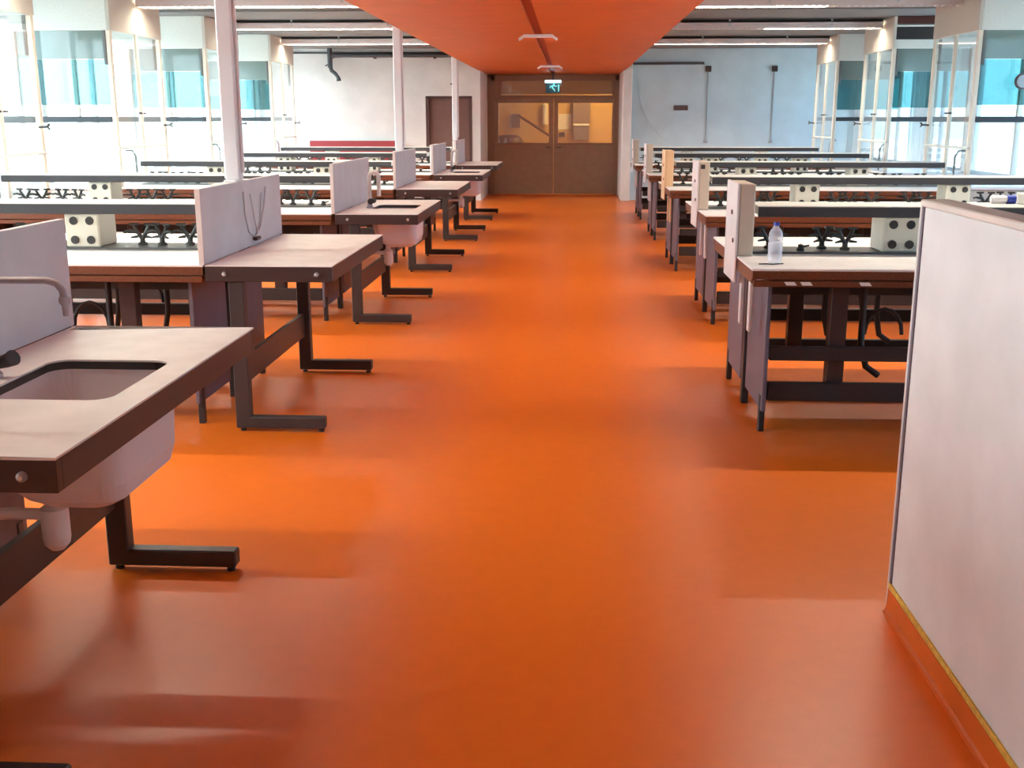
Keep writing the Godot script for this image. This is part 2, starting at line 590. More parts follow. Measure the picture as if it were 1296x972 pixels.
	lathe(s, [Vector2(0.0, 0.0), Vector2(0.36, 0.0), Vector2(0.36, 1.1), Vector2(0.3, 1.2), Vector2(0.2, 1.26), Vector2(0.0, 1.28)], Vector3(-1.45, 0, -26.3), 24)
	top("round_bin", s, M.wood, "round-topped brown bin in the corridor behind the door", "bin")
	s = st_new()
	lathe(s, [Vector2(0.0, 1.5), Vector2(0.07, 1.5), Vector2(0.07, 1.95), Vector2(0.03, 2.0), Vector2(0.0, 2.0)], Vector3(-0.62, 0, -27.3), 14)
	top("fire_extinguisher", s, M.column, "pale cylinder hanging on the corridor wall by the door post", "cylinder")
	# brown door on the sink-table side
	var e := Node3D.new()
	e.name = "door_2"
	e.set_meta("kind", "structure")
	e.set_meta("label", "plain brown door in the white end wall")
	add_child(e)
	s = st_new()
	bx(s, Vector3(-2.93, 0, Z_END + 0.01), Vector3(-2.86, 2.08, Z_END - 0.2), 0.004)
	bx(s, Vector3(-2.06, 0, Z_END + 0.01), Vector3(-1.99, 2.08, Z_END - 0.2), 0.004)
	bx(s, Vector3(-2.93, 2.03, Z_END + 0.01), Vector3(-1.99, 2.08, Z_END - 0.2), 0.004)
	obj("door_frame", s, M.jamb, e)
	var lf2 := obj("door_leaf", box(Vector3(-2.86, 0.01, Z_END - 0.06), Vector3(-2.06, 2.03, Z_END - 0.11), 0.004), M.door_dark, e)
	s = st_new()
	tube(s, [Vector3(-2.78, 1.05, Z_END - 0.06), Vector3(-2.78, 1.05, Z_END), Vector3(-2.66, 1.05, Z_END)], 0.01, 8)
	obj("handle", s, M.chrome, lf2)
	# exit sign under the soffit
	var x := thing("exit_sign", "lit emergency exit sign with running figure above the double doors", "exit sign", Vector3(-0.372, 2.36, -23.6))
	obj("bracket", box(Vector3(-0.02, 0.06, 0.015), Vector3(0.02, 0.21, -0.015)), M.steel_dark, x)
	obj("lamp_housing", box(Vector3(-0.17, 0.0, 0.03), Vector3(0.17, 0.06, -0.03), 0.008), glow(Color(0.75, 0.95, 1.0), 0.9), x)
	obj("sign_plate", box(Vector3(-0.15, -0.2, 0.006), Vector3(0.15, 0.0, -0.006)), mat(c8(40, 74, 78), 0.4), x)
	s = st_new()
	for q in [
		[Vector2(-0.02, -0.05), Vector2(0.015, -0.035), Vector2(0.0, -0.1), Vector2(-0.035, -0.1)],
		[Vector2(0.0, -0.1), Vector2(0.03, -0.12), Vector2(0.05, -0.165), Vector2(0.03, -0.17), Vector2(0.012, -0.133), Vector2(-0.02, -0.115)],
		[Vector2(-0.035, -0.1), Vector2(-0.01, -0.11), Vector2(-0.045, -0.14), Vector2(-0.095, -0.145), Vector2(-0.095, -0.163), Vector2(-0.035, -0.158)],
		[Vector2(0.015, -0.035), Vector2(0.06, -0.06), Vector2(0.085, -0.045), Vector2(0.09, -0.06), Vector2(0.06, -0.08), Vector2(0.01, -0.055)],
		[Vector2(-0.02, -0.05), Vector2(-0.06, -0.06), Vector2(-0.075, -0.1), Vector2(-0.06, -0.105), Vector2(-0.048, -0.075), Vector2(-0.015, -0.07)],
		[Vector2(0.1, -0.03), Vector2(0.135, -0.03), Vector2(0.135, -0.175), Vector2(0.1, -0.175)],
	]:
		extrude(s, PackedVector2Array(q), Vector3(0, 0, 0.006), Vector3.RIGHT, Vector3.UP, Vector3(0, 0, 0.003))
	disc(s, Vector3(0.018, -0.022, 0.006), Vector3(0, 0, 1), 0.014, 0.003, 12)
	obj("running_figure", s, glow(Color(0.5, 0.85, 0.85), 0.12), x)
	var sl := OmniLight3D.new()
	sl.name = "exit_light"
	sl.light_color = Color(0.75, 0.95, 1.0)
	sl.light_energy = 0.012
	sl.light_size = 0.1
	sl.omni_range = 20.0
	sl.shadow_enabled = true
	x.add_child(sl)
	sl.position = Vector3(0, -0.05, 0.12)

func build_wall_things() -> void:
	var zw := Z_END
	# black extraction duct with a bent arm
	var t := thing("extraction_duct", "black ventilation pipe along the white end wall with a bent hanging arm", "pipe", Vector3(-4.82, 2.83, zw + 0.14))
	var s := st_new()
	tube(s, [Vector3(0.0, 0.0, 0), Vector3(0.1, 0.03, 0), Vector3(0.3, 0.035, 0), Vector3(2.95, 0.03, 0)], 0.042, 12)
	obj("main_pipe", s, M.duct, t)
	s = st_new()
	tube(s, [Vector3(0, 0.19, 0), Vector3(0, -0.2, 0)], 0.05, 12)
	obj("riser", s, M.duct, t)
	s = st_new()
	tube(s, [Vector3(0, -0.18, 0), Vector3(0.03, -0.26, 0.02), Vector3(0.11, -0.32, 0.04), Vector3(0.165, -0.39, 0.05), Vector3(0.175, -0.46, 0.05)], [0.04, 0.04, 0.038, 0.036, 0.05], 12)
	obj("hanging_arm", s, M.duct, t)
	s = st_new()
	tube(s, [Vector3(0, -0.12, 0.02), Vector3(-0.09, -0.17, 0.05)], 0.012, 6)
	obj("lever", s, M.duct, t)
	for x in [0.9, 2.1]:
		obj("clamp", box(Vector3(x - 0.02, -0.03, 0.02), Vector3(x + 0.02, 0.09, -0.14), 0.004), M.steel_dark, t)
	s = st_new()
	bx(s, Vector3(-5.9, 2.905, zw), Vector3(-1.9, 2.935, zw + 0.03), 0.005)
	top("wall_rail", s, M.duct, "thin dark rail along the top of the white end wall", "rail")
	# red low panel
	var r := thing("red_panel", "dark red low screen standing against the white end wall", "screen", Vector3(-4.37, 0, zw + 0.12))
	obj("panel", box(Vector3(-0.93, 0.12, 0.03), Vector3(0.93, 1.2, -0.03), 0.008), M.red, r)
	for x in [-0.8, 0.8]:
		obj("foot", box(Vector3(x - 0.03, 0, 0.1), Vector3(x + 0.03, 0.14, -0.1), 0.006), M.steel_dark, r)
	# right end wall
	var zr := Z_END - 0.25
	s = st_new()
	bx(s, Vector3(1.24, 2.69, zr), Vector3(2.66, 2.735, zr + 0.05), 0.008)
	top("trunking", s, M.duct, "short black trunking high on the pale bluish wall", "trunking")
	for i in 2:
		var x: float = [2.745, 4.06][i]
		var c := thing("wall_conduit", ["grey vertical conduit on the bluish wall beside the trunking", "grey vertical conduit on the bluish wall beside the glazed cupboard"][i], "conduit", Vector3(x, 0, zr), "conduits on the bluish wall")
		s = st_new()
		tube(s, [Vector3(0, 1.18, 0.015), Vector3(0, 2.58, 0.015)], 0.013, 8)
		obj("pipe", s, M.conduit, c)
		obj("junction_box", box(Vector3(-0.055, 2.55, 0), Vector3(0.055, 2.66, 0.06), 0.008), M.steel_dark, c)
		obj("outlet", box(Vector3(-0.035, 1.16, 0), Vector3(0.035, 1.22, 0.04), 0.006), M.conduit, c)
	s = st_new()
	bx(s, Vector3(2.08, 1.8, zr), Vector3(2.37, 1.9, zr + 0.02), 0.005)
	var vp := thing("wall_grille", "small dark brown grille on the pale bluish wall", "grille", Vector3(2.225, 1.85, zr))
	obj("plate", box(Vector3(-0.145, -0.05, 0), Vector3(0.145, 0.05, 0.02), 0.004), M.plate_brown, vp)
	for k in 3:
		obj("slat", box(Vector3(-0.125, -0.034 + k * 0.026, 0.02), Vector3(0.125, -0.022 + k * 0.026, 0.028)), M.jamb, vp)
	s = st_new()
	var pts := []
	for k in 13:
		var a := float(k) / 12.0
		pts.append(Vector3(1.36 + 0.62 * pow(a, 2.4), 2.45 - 1.3 * a, zr + 0.012))
	tube(s, pts, 0.007, 6)
	top("slack_cable", s, M.wall_daylit, "thin pale cable hanging in a curve on the bluish wall", "cable")
	s = st_new()
	bx(s, Vector3(-2.42, 2.3, zw), Vector3(-2.36, 2.33, zw + 0.03), 0.004)
	top("door_bell", s, M.steel_dark, "tiny dark box above the plain brown door", "box")

# ---------------------------------------------------------------- fume cupboards
func hood(side: int, xf: float, zc: float, label: String, open_front: bool) -> void:
	# local x runs from the aisle face (0) towards the window wall
	var t := thing("fume_cupboard", label, "fume cupboard", Vector3(xf, 0, zc), "glazed fume cupboards by the windows")
	var o := float(side)
	var w := 1.12
	var h := 0.76
	var b := 2.57
	var P := func(u: float, y: float, z: float) -> Vector3: return Vector3(o * u, y, z)
	obj("base_cabinet", box(P.call(0.02, 0.0, h - 0.02), P.call(w, 0.86, -h + 0.02), 0.01), M.fascia, t)
	obj("work_surface", box(P.call(0, 0.86, h), P.call(w, 0.9, -h), 0.008), M.laminate, t)
	for z in [h - 0.03, -h + 0.03]:
		for u in [0.025, w - 0.03]:
			obj("corner_post", box(P.call(u - 0.025, 0.9, z + 0.03), P.call(u + 0.025, b, z - 0.03), 0.006), M.frame_cream, t)
	obj("stile", box(P.call(0.0, 0.9, -0.025), P.call(0.04, b, 0.025), 0.005), M.frame_cream, t)
	obj("lower_rail", box(P.call(-0.012, 1.305, h), P.call(0.03, 1.335, -h), 0.005), M.fascia_white, t)
	# fascia
	obj("side_fascia", box(P.call(-0.01, b, h), P.call(0.03, CEIL - 0.005, -h), 0.004), M.fascia, t)
	for sg in [1.0, -1.0]:
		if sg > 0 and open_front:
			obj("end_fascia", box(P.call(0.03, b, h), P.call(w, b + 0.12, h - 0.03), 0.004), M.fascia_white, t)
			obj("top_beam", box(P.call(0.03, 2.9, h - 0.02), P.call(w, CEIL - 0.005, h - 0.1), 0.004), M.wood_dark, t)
			obj("void_shade_sheet", box(P.call(0.04, b + 0.02, -0.1), P.call(w, CEIL - 0.005, -0.13)), M.steel_dark, t)  # dark sheet standing in for the shade inside the open top
			obj("cable_tray", box(P.call(0.03, 2.86, h - 0.03), P.call(w, 2.885, h - 0.06), 0.004), M.fascia_white, t)
		else:
			obj("end_fascia", box(P.call(0.03, b, sg * h), P.call(w, CEIL - 0.005, sg * (h - 0.03)), 0.004), M.fascia_white, t)
	# glazing of the aisle face
	for sg in [1.0, -1.0]:
		var g := obj("side_pane", box(P.call(0.016, 0.9, sg * (h - 0.06)), P.call(0.022, b, sg * 0.025)), M.pane, t)
		obj("pane_handle", box(P.call(-0.02, 1.69, sg * 0.06 - 0.02), P.call(0.016, 1.71, sg * 0.06 + 0.02), 0.004), M.steel_dark, g)
	# glazing of the ends: tinted raised sash, banded upper light, black bar
	for sg in [1.0, -1.0]:
		var z0: float = sg * (h - 0.03)
		if sg > 0:
			obj("upper_light", box(P.call(0.05, 2.27, z0 + 0.004), P.call(w - 0.06, b, z0 - 0.004)), M.band, t)
			obj("tinted_sash", box(P.call(0.05, 1.785, z0 + 0.004), P.call(w - 0.06, 2.268, z0 - 0.004)), M.sash, t)
			obj("clear_pane", box(P.call(0.05, 0.9, z0 + 0.003), P.call(w - 0.06, 1.6, z0 - 0.003)), M.pane, t)
		else:
			obj("clear_pane", box(P.call(0.05, 0.9, z0 + 0.003), P.call(w - 0.06, b, z0 - 0.003)), M.pane, t)
		obj("cross_bar", box(P.call(0.055, 1.598, z0 + 0.035), P.call(w - 0.06, 1.662, z0 - 0.015), 0.005), M.bar_black, t)
		obj("sash_channel", box(P.call(0.05, 2.21, z0 + 0.034), P.call(0.085, b, z0 - 0.01), 0.004), M.channel, t)
	# service tap reaching out of the far corner towards the aisle
	var s := st_new()
	tube(s, [P.call(0.0, 1.56, -h + 0.1), P.call(-0.08, 1.565, -h + 0.1), P.call(-0.105, 1.59, -h + 0.1)], 0.011, 8)
	tube(s, [P.call(-0.08, 1.565, -h + 0.1), P.call(-0.105, 1.54, -h + 0.1)], 0.009, 8)
	obj("service_tap", s, M.tap, t)
	s = st_new()
	tube(s, [P.call(0.16, 0.9, -0.1), P.call(0.16, 1.2, -0.1), P.call(0.2, 1.27, -0.1), P.call(0.28, 1.27, -0.1)], 0.012, 8)
	obj("swan_neck", s, M.tap, t)

func build_hoods() -> void:
	for i in HOOD_L.size():
		hood(-1, -5.0, HOOD_L[i], "glazed fume cupboard on the sink-table side, %s from the white end wall" % ORD[HOOD_L.size() - 1 - i], false)
	for i in HOOD_R.size():
		var open := i == 3
		var lb := "glazed fume cupboard on the bluish-wall side, %s from that wall" % ORD[HOOD_R.size() - 1 - i]
		if open:
			lb = "glazed fume cupboard with its end fascia missing, showing a dark void"
		hood(1, 4.4, HOOD_R[i], lb, open)
	# curtains by the windows
	for c in [[1, X_RIGHT - 0.04, -17.9, -18.9, "pale curtain gathered at the window on the bluish-wall side"]]:
		var s := st_new()
		var n := 36
		var prev := []
		for k in n + 1:
			var f := float(k) / n
			var z: float = lerpf(c[2], c[3], f)
			var x: float = c[1] + 0.025 * sin(f * 26.0) + 0.008 * sin(f * 61.0)
			var dx: float = 0.025 * 26.0 * cos(f * 26.0) + 0.008 * 61.0 * cos(f * 61.0)
			var nn: Vector3 = Vector3(-1.0, 0, dx / (c[3] - c[2])).normalized()
			if k > 0:
				for off in [0.0, 0.004]:
					var nv: Vector3 = nn if off == 0.0 else -nn
					var pv: Vector3 = prev[1] if off == 0.0 else -prev[1]
					var p0: Vector3 = prev[0] + Vector3(off, 0, 0)
					var p1 := Vector3(x + off, 0, z)
					tri(s, p0 + Vector3(0, 0.861, 0), p1 + Vector3(0, 0.861, 0), p1 + Vector3(0, 2.75, 0), pv, nv, nv)
					tri(s, p0 + Vector3(0, 0.861, 0), p1 + Vector3(0, 2.75, 0), p0 + Vector3(0, 2.75, 0), pv, nv, pv)
			prev = [Vector3(x, 0, z), nn]
		top("curtain", s, M.curtain, c[4], "curtain")
	# round dial seen through the cupboard end on the bluish-wall side
	var d := thing("round_gauge", "round dark-rimmed dial hanging inside a fume cupboard end pane", "gauge", Vector3(4.87, 2.03, -12.45))
	var s2 := st_new()
	disc(s2, Vector3(0, 0, -0.04), Vector3(0, 0, 1), 0.085, 0.03, 24)
	obj("rim", s2, M.plate_brown, d)
	s2 = st_new()
	disc(s2, Vector3(0, 0, -0.012), Vector3(0, 0, 1), 0.068, 0.006, 24)
	obj("face", s2, M.conduit, d)
	s2 = st_new()
	tube(s2, [Vector3(0, 0.08, -0.025), Vector3(0, 0.25, -0.025)], 0.006, 6)
	obj("hanger", s2, M.steel_dark, d)

# ---------------------------------------------------------------- strip lights
func strip_lamp(xa: float, xb: float, z: float, lit_a: float, lit_b: float, label: String) -> void:
	var y := 2.875
	var t := thing("strip_light", label, "light", Vector3((xa + xb) * 0.5, y, z), "louvred strip lights over the bench rows")
	var h := absf(xb - xa) * 0.5
	var cx := (xa + xb) * 0.5
	var s := st_new()
	# trough: two sides and a roof
	bx(s, Vector3(-h, 0, 0.115), Vector3(h, 0.09, 0.105))
	bx(s, Vector3(-h, 0, -0.105), Vector3(h, 0.09, -0.115))
	bx(s, Vector3(-h, 0.08, 0.115), Vector3(h, 0.09, -0.115))
	obj("housing", s, M.lamp_body, t)
	obj("shadow_gap_strip", box(Vector3(-h, 0.09, 0.09), Vector3(h, 0.124, -0.09)), M.steel_black, t)  # black strip standing in for the shadow gap below the ceiling
	s = st_new()
	var n := int(h * 2.0 / 0.08)
	for k in n + 1:
		var x := -h + 2.0 * h * k / n
		bx(s, Vector3(x - 0.0025, 0.004, 0.105), Vector3(x + 0.0025, 0.045, -0.105))
	var lv := obj("louvre_blades", s, M.reflector, t)
	lv.set_meta("kind", "stuff")
	for k in 2:
		var x := -h * 0.35 + k * h * 0.9
		obj("hanger", box(Vector3(x - 0.015, 0.03, 0.117), Vector3(x + 0.015, 0.124, 0.112)), M.alu, t)
	s = st_new()
	tube(s, [Vector3(-h + 0.03, 0.062, 0), Vector3(h - 0.03, 0.062, 0)], 0.013, 8)
	if lit_b <= lit_a:
		obj("lamp_tube", s, M.tube_off, t)
		return
	s = st_new()
	tube(s, [Vector3(lit_a - cx, 0.064, 0), Vector3(lit_b - cx, 0.064, 0)], 0.013, 8)
	obj("lamp_tube", s, M.tube_on, t)
	for q in [[-h + 0.03, lit_a - cx], [lit_b - cx, h - 0.03]]:
		if q[1] - q[0] > 0.2:
			s = st_new()
			tube(s, [Vector3(q[0], 0.064, 0), Vector3(q[1], 0.064, 0)], 0.013, 8)
			obj("lamp_tube", s, M.tube_off, t)
	var al := AreaLight3D.new()
	al.name = "strip_area_light"
	al.area_size = Vector2(lit_b - lit_a, 0.05)
	al.light_color = Color(1.0, 0.96, 0.88)
	al.light_energy = LAMP_E * (lit_b - lit_a)
	al.shadow_enabled = true
	t.add_child(al)
	al.position = Vector3((lit_a + lit_b) * 0.5 - cx, 0.049, 0)
	al.rotation = Vector3(-PI / 2, 0, 0)

const LAMP_E := 1.6

func build_lamps() -> void:
	for i in LAMP_Z.size():
		var row: String = ORD[LAMP_Z.size() - 1 - i]
		strip_lamp(-4.96, -1.9, LAMP_Z[i], -4.9, -1.95, "lit louvred strip light on the sink-table side, %s from the end wall" % row)
		var la := 1.25
		var lb := 4.3
		if i == 3:
			lb = 2.85
		if i == 4:
			la = 2.75
		var lab: String = "louvred strip light on the bluish-wall side, %s from that wall" % row
		if i > 0:
			strip_lamp(1.2, 4.36, LAMP_Z[i] - 0.25, la, lb, lab)

# ---------------------------------------------------------------- benches
var tap_mesh: ArrayMesh
var valve_mesh: ArrayMesh

func make_tap_meshes() -> void:
	var s := st_new()
	lathe(s, [Vector2(0.028, 0.0), Vector2(0.028, 0.012), Vector2(0.016, 0.02), Vector2(0.014, 0.05), Vector2(0.0, 0.055)], Vector3.ZERO, 10)
	for sg in [-1.0, 1.0]:
		tube(s, [Vector3(0, 0.035, 0), Vector3(sg * 0.032, 0.085, 0.0), Vector3(sg * 0.045, 0.115, 0)], [0.013, 0.012, 0.01], 8)
		tube(s, [Vector3(sg * 0.03, 0.075, 0), Vector3(sg * 0.075, 0.085, 0.01), Vector3(sg * 0.076, 0.085, 0.01), Vector3(sg * 0.1, 0.078, 0.012)], [0.011, 0.009, 0.006, 0.008], 8)
		tube(s, [Vector3(sg * 0.026, 0.05, 0), Vector3(sg * 0.066, 0.045, 0.012)], [0.009, 0.005], 8)
		tube(s, [Vector3(sg * 0.045 - 0.028, 0.122, 0), Vector3(sg * 0.045 + 0.028, 0.122, 0)], 0.008, 8)
	tap_mesh = s.commit()
	s = st_new()
	lathe(s, [Vector2(0.022, 0.0), Vector2(0.022, 0.012), Vector2(0.013, 0.02), Vector2(0.016, 0.034), Vector2(0.0, 0.04)], Vector3.ZERO, 10)
	tube(s, [Vector3(0, 0.02, 0), Vector3(0.05, 0.034, 0)], [0.008, 0.005], 8)
	valve_mesh = s.commit()

func socket_box(t: Node3D, x: float) -> void:
	var b := obj("socket_box", box(Vector3(x - 0.1, 0.912, 0.125), Vector3(x + 0.1, 1.107, -0.125), 0.008), M.beige, t)
	for f in [1.0, -1.0]:
		for a in [-0.045, 0.05]:
			for c in [0.955, 1.065]:
				var s := st_new()
				disc(s, Vector3(x + a, c, f * 0.124), Vector3(0, 0, f), 0.024, 0.008, 14)
				obj("socket", s, M.socket, b)

func bench(side: int, xe: float, xf: float, zc: float, label: String, near: bool, seed_: int) -> Node3D:
	var t := thing("lab_bench", label, "lab bench", Vector3(xe, 0, zc), "long lab benches")
	var o := float(side)
	var len := absf(xf - xe)
	var h := 0.775
	var P := func(u: float, y: float, z: float) -> Vector3: return Vector3(o * u, y, z)
	rng.seed = seed_
	for sg in [1.0, -1.0]:
		obj("worktop", box(P.call(0, 0.888, sg * h), P.call(len, 0.9, sg * 0.137), 0.003), M.laminate, t)
		obj("apron", box(P.call(0.004, 0.846, sg * (h - 0.003)), P.call(len, 0.888, sg * (h - 0.03))), M.wood, t)
		obj("drawer_rail", box(P.call(0.01, 0.806, sg * (h - 0.008)), P.call(len, 0.838, sg * (h - 0.032)), 0.003), M.wood, t)
		obj("end_board", box(P.call(0.004, 0.82, sg * (h - 0.034)), P.call(0.028, 0.888, sg * 0.14), 0.002), M.wood, t)
		# lower rails and legs
		obj("upper_beam", box(P.call(0.14, 0.7, sg * 0.33), P.call(len - 0.1, 0.775, sg * 0.29)), M.steel_black, t)
		obj("middle_beam", box(P.call(0.14, 0.39, sg * 0.62), P.call(len - 0.1, 0.465, sg * 0.58), 0.004), M.steel_black, t)
		obj("lower_beam", box(P.call(0.14, 0.17, sg * 0.62), P.call(len - 0.1, 0.27, sg * 0.58), 0.004), M.steel_black, t)
		for u in [0.5, len * 0.5 + 0.2, len - 0.35]:
			obj("upright", box(P.call(u - 0.045, 0.17, sg * 0.575), P.call(u + 0.045, 0.86, sg * 0.5), 0.004), M.steel_brown, t)
		for u in [0.115, len - 0.08]:
			obj("leg", box(P.call(u - 0.016, 0.0, sg * 0.625), P.call(u + 0.016, 0.2, sg * 0.585), 0.003), M.steel_black, t)
		obj("end_panel", box(P.call(0.105, 0.12, sg * 0.66), P.call(0.127, 0.86, sg * 0.1), 0.003), M.mauve, t)
		obj("far_panel", box(P.call(len - 0.1, 0.12, sg * 0.66), P.call(len - 0.078, 0.86, sg * 0.1), 0.003), M.mauve, t)
		if near:
			for u in [0.66, 0.98, 1.3, 1.75, 2.2]:
				var s := st_new()
				tube(s, [P.call(u, 0.85, sg * 0.44), P.call(u, 0.45, sg * 0.44), P.call(u + 0.03, 0.33, sg * 0.46), P.call(u + 0.1, 0.28, sg * 0.46)], 0.018, 8)
				obj("drain_pipe", s, M.steel_black, t)
			var s3 := st_new()
			var arc := []
			for k in 9:
				var a := PI * k / 8.0
				arc.append(P.call(0.78 + 0.1 * cos(a), 0.5 + 0.14 * sin(a), sg * 0.42))
			tube(s3, arc, 0.011, 6)
			obj("bent_pipe", s3, M.steel_black, t)
	obj("leg", box(P.call(0.1, 0.0, 0.03), P.call(0.14, 0.86, -0.03), 0.003), M.steel_black, t)
	# service rail, shelf, sockets
	obj("service_rail", box(P.call(0.06, 0.87, 0.136), P.call(len, 0.912, -0.136), 0.004), M.rail, t)
	var sa := 0.12
	obj("shelf", box(P.call(sa, 1.118, 0.15), P.call(len - 0.02, 1.168, -0.17), 0.003), M.shelf_top, t)
	for sg in [1.0, -1.0]:
		var zf: float = 0.15 if sg > 0 else -0.17
		obj("shelf_edge", box(P.call(sa, 1.107, zf + sg * 0.012), P.call(len - 0.02, 1.163, zf), 0.002), M.shelf_edge, t)
	socket_box(t, o * 0.92)
	if len > 2.6:
		socket_box(t, o * 2.16)
	var us := [0.22, 0.52, 0.64, 1.18, 1.3, 1.48, 1.8, 1.92, 2.42, 2.6, 2.86, 3.02] if side > 0 else [0.34, 0.5, 0.62, 1.16, 1.3, 1.62, 1.76, 1.9, 2.4, 2.56, 2.74, 2.9]
	for u in us:
		if u > len - 0.1:
			continue
		var tp := inst("tap", tap_mesh, M.tap, t, P.call(u, 0.912, rng.randf_range(-0.03, 0.03)))
		tp.rotation.y = rng.randf_range(-0.5, 0.5)
	for u in ([0.38, 1.06] if side > 0 else [0.22, 1.05]):
		var vv := inst("valve", valve_mesh, M.tap, t, P.call(u, 0.912, 0.08))
		vv.rotation.y = rng.randf_range(-0.6, 0.6)
	return t

func build_benches() -> void:
	make_tap_meshes()
	for i in ROWS_L.size():
		var k := ROWS_L.size() - 1 - i
		bench(-1, -1.9, -4.93, ROWS_L[i], "white-topped lab bench with black shelf, sink-table side, %s row from the white end wall" % ORD[k], i < 3, 100 + i)
	for i in ROWS_R.size():
		var k := ROWS_R.size() - 1 - i
		var b := bench(1, 0.93 if i == 0 else 1.07, 4.17, ROWS_R[i], "white-topped lab bench with black shelf, bluish-wall side, %s row from that wall" % ORD[k], i < 2, 200 + i)
		if i == 0:
			for x in [0.165, 0.245, 0.54]:
				var s := st_new()
				extrude(s, PackedVector2Array([Vector2(0.012, 0), Vector2(0.065, 0), Vector2(0.052, 0.018), Vector2(0, 0.018)]), Vector3(x, 0.815, 0.767), Vector3.RIGHT, Vector3.UP, Vector3(0, 0, 0.002))
				obj("sticker", s, M.paper, b)
			b.set_meta("label", "white-topped lab bench carrying the standing water bottle, beside the white partition")
		service_post(b, i)

func service_post(b: Node3D, i: int) -> void:
	var m: StandardMaterial3D = M.tan if i == 2 else M.post
	var t := obj("service_post", box(Vector3(0.0, 0.9, 0.255), Vector3(0.085, 1.293, -0.145), 0.006), M.tan if i == 2 else M.post_body, b)
	t.set_meta("label", ["pale pink-white service post", "pale service post with a dark slot near its top", "tan service post", "pale narrow service post", "pale service post"][i])
	obj("face_plate", box(Vector3(-0.014, 0.752, 0.258), Vector3(-0.001, 1.297, -0.148), 0.003), m, t)
	if i == 1:
		obj("slot", box(Vector3(0.01, 1.235, 0.2565), Vector3(0.045, 1.27, 0.25)), M.socket, t)
	for q in [[0.1, 1.13], [0.18, 0.98]]:
		var s := st_new()
		disc(s, Vector3(-0.0145, q[1], q[0]), Vector3(-1, 0, 0), 0.013, 0.006, 10)
		obj("knob", s, M.wood_dark, t)
	for q in [[0.22, 0.52], [0.52, 0.53]]:
		obj("drop_channel", box(Vector3(0.03, q[1], q[0] + 0.025), Vector3(0.05, 0.84, q[0] - 0.025), 0.004), m, t)

# ---------------------------------------------------------------- end tables
func rounded_rect(cx: float, cz: float, hx: float, hz: float, r: float, per: int) -> Array:
	var out := []
	for q in [[1, 1, 0.0], [-1, 1, PI / 2], [-1, -1, PI], [1, -1, PI * 1.5]]:
		for k in per + 1:
			var a: float = q[2] + PI / 2 * k / per
			out.append(Vector2(cx + q[0] * (hx - r) + r * cos(a), cz + q[1] * (hz - r) + r * sin(a)))
	return out

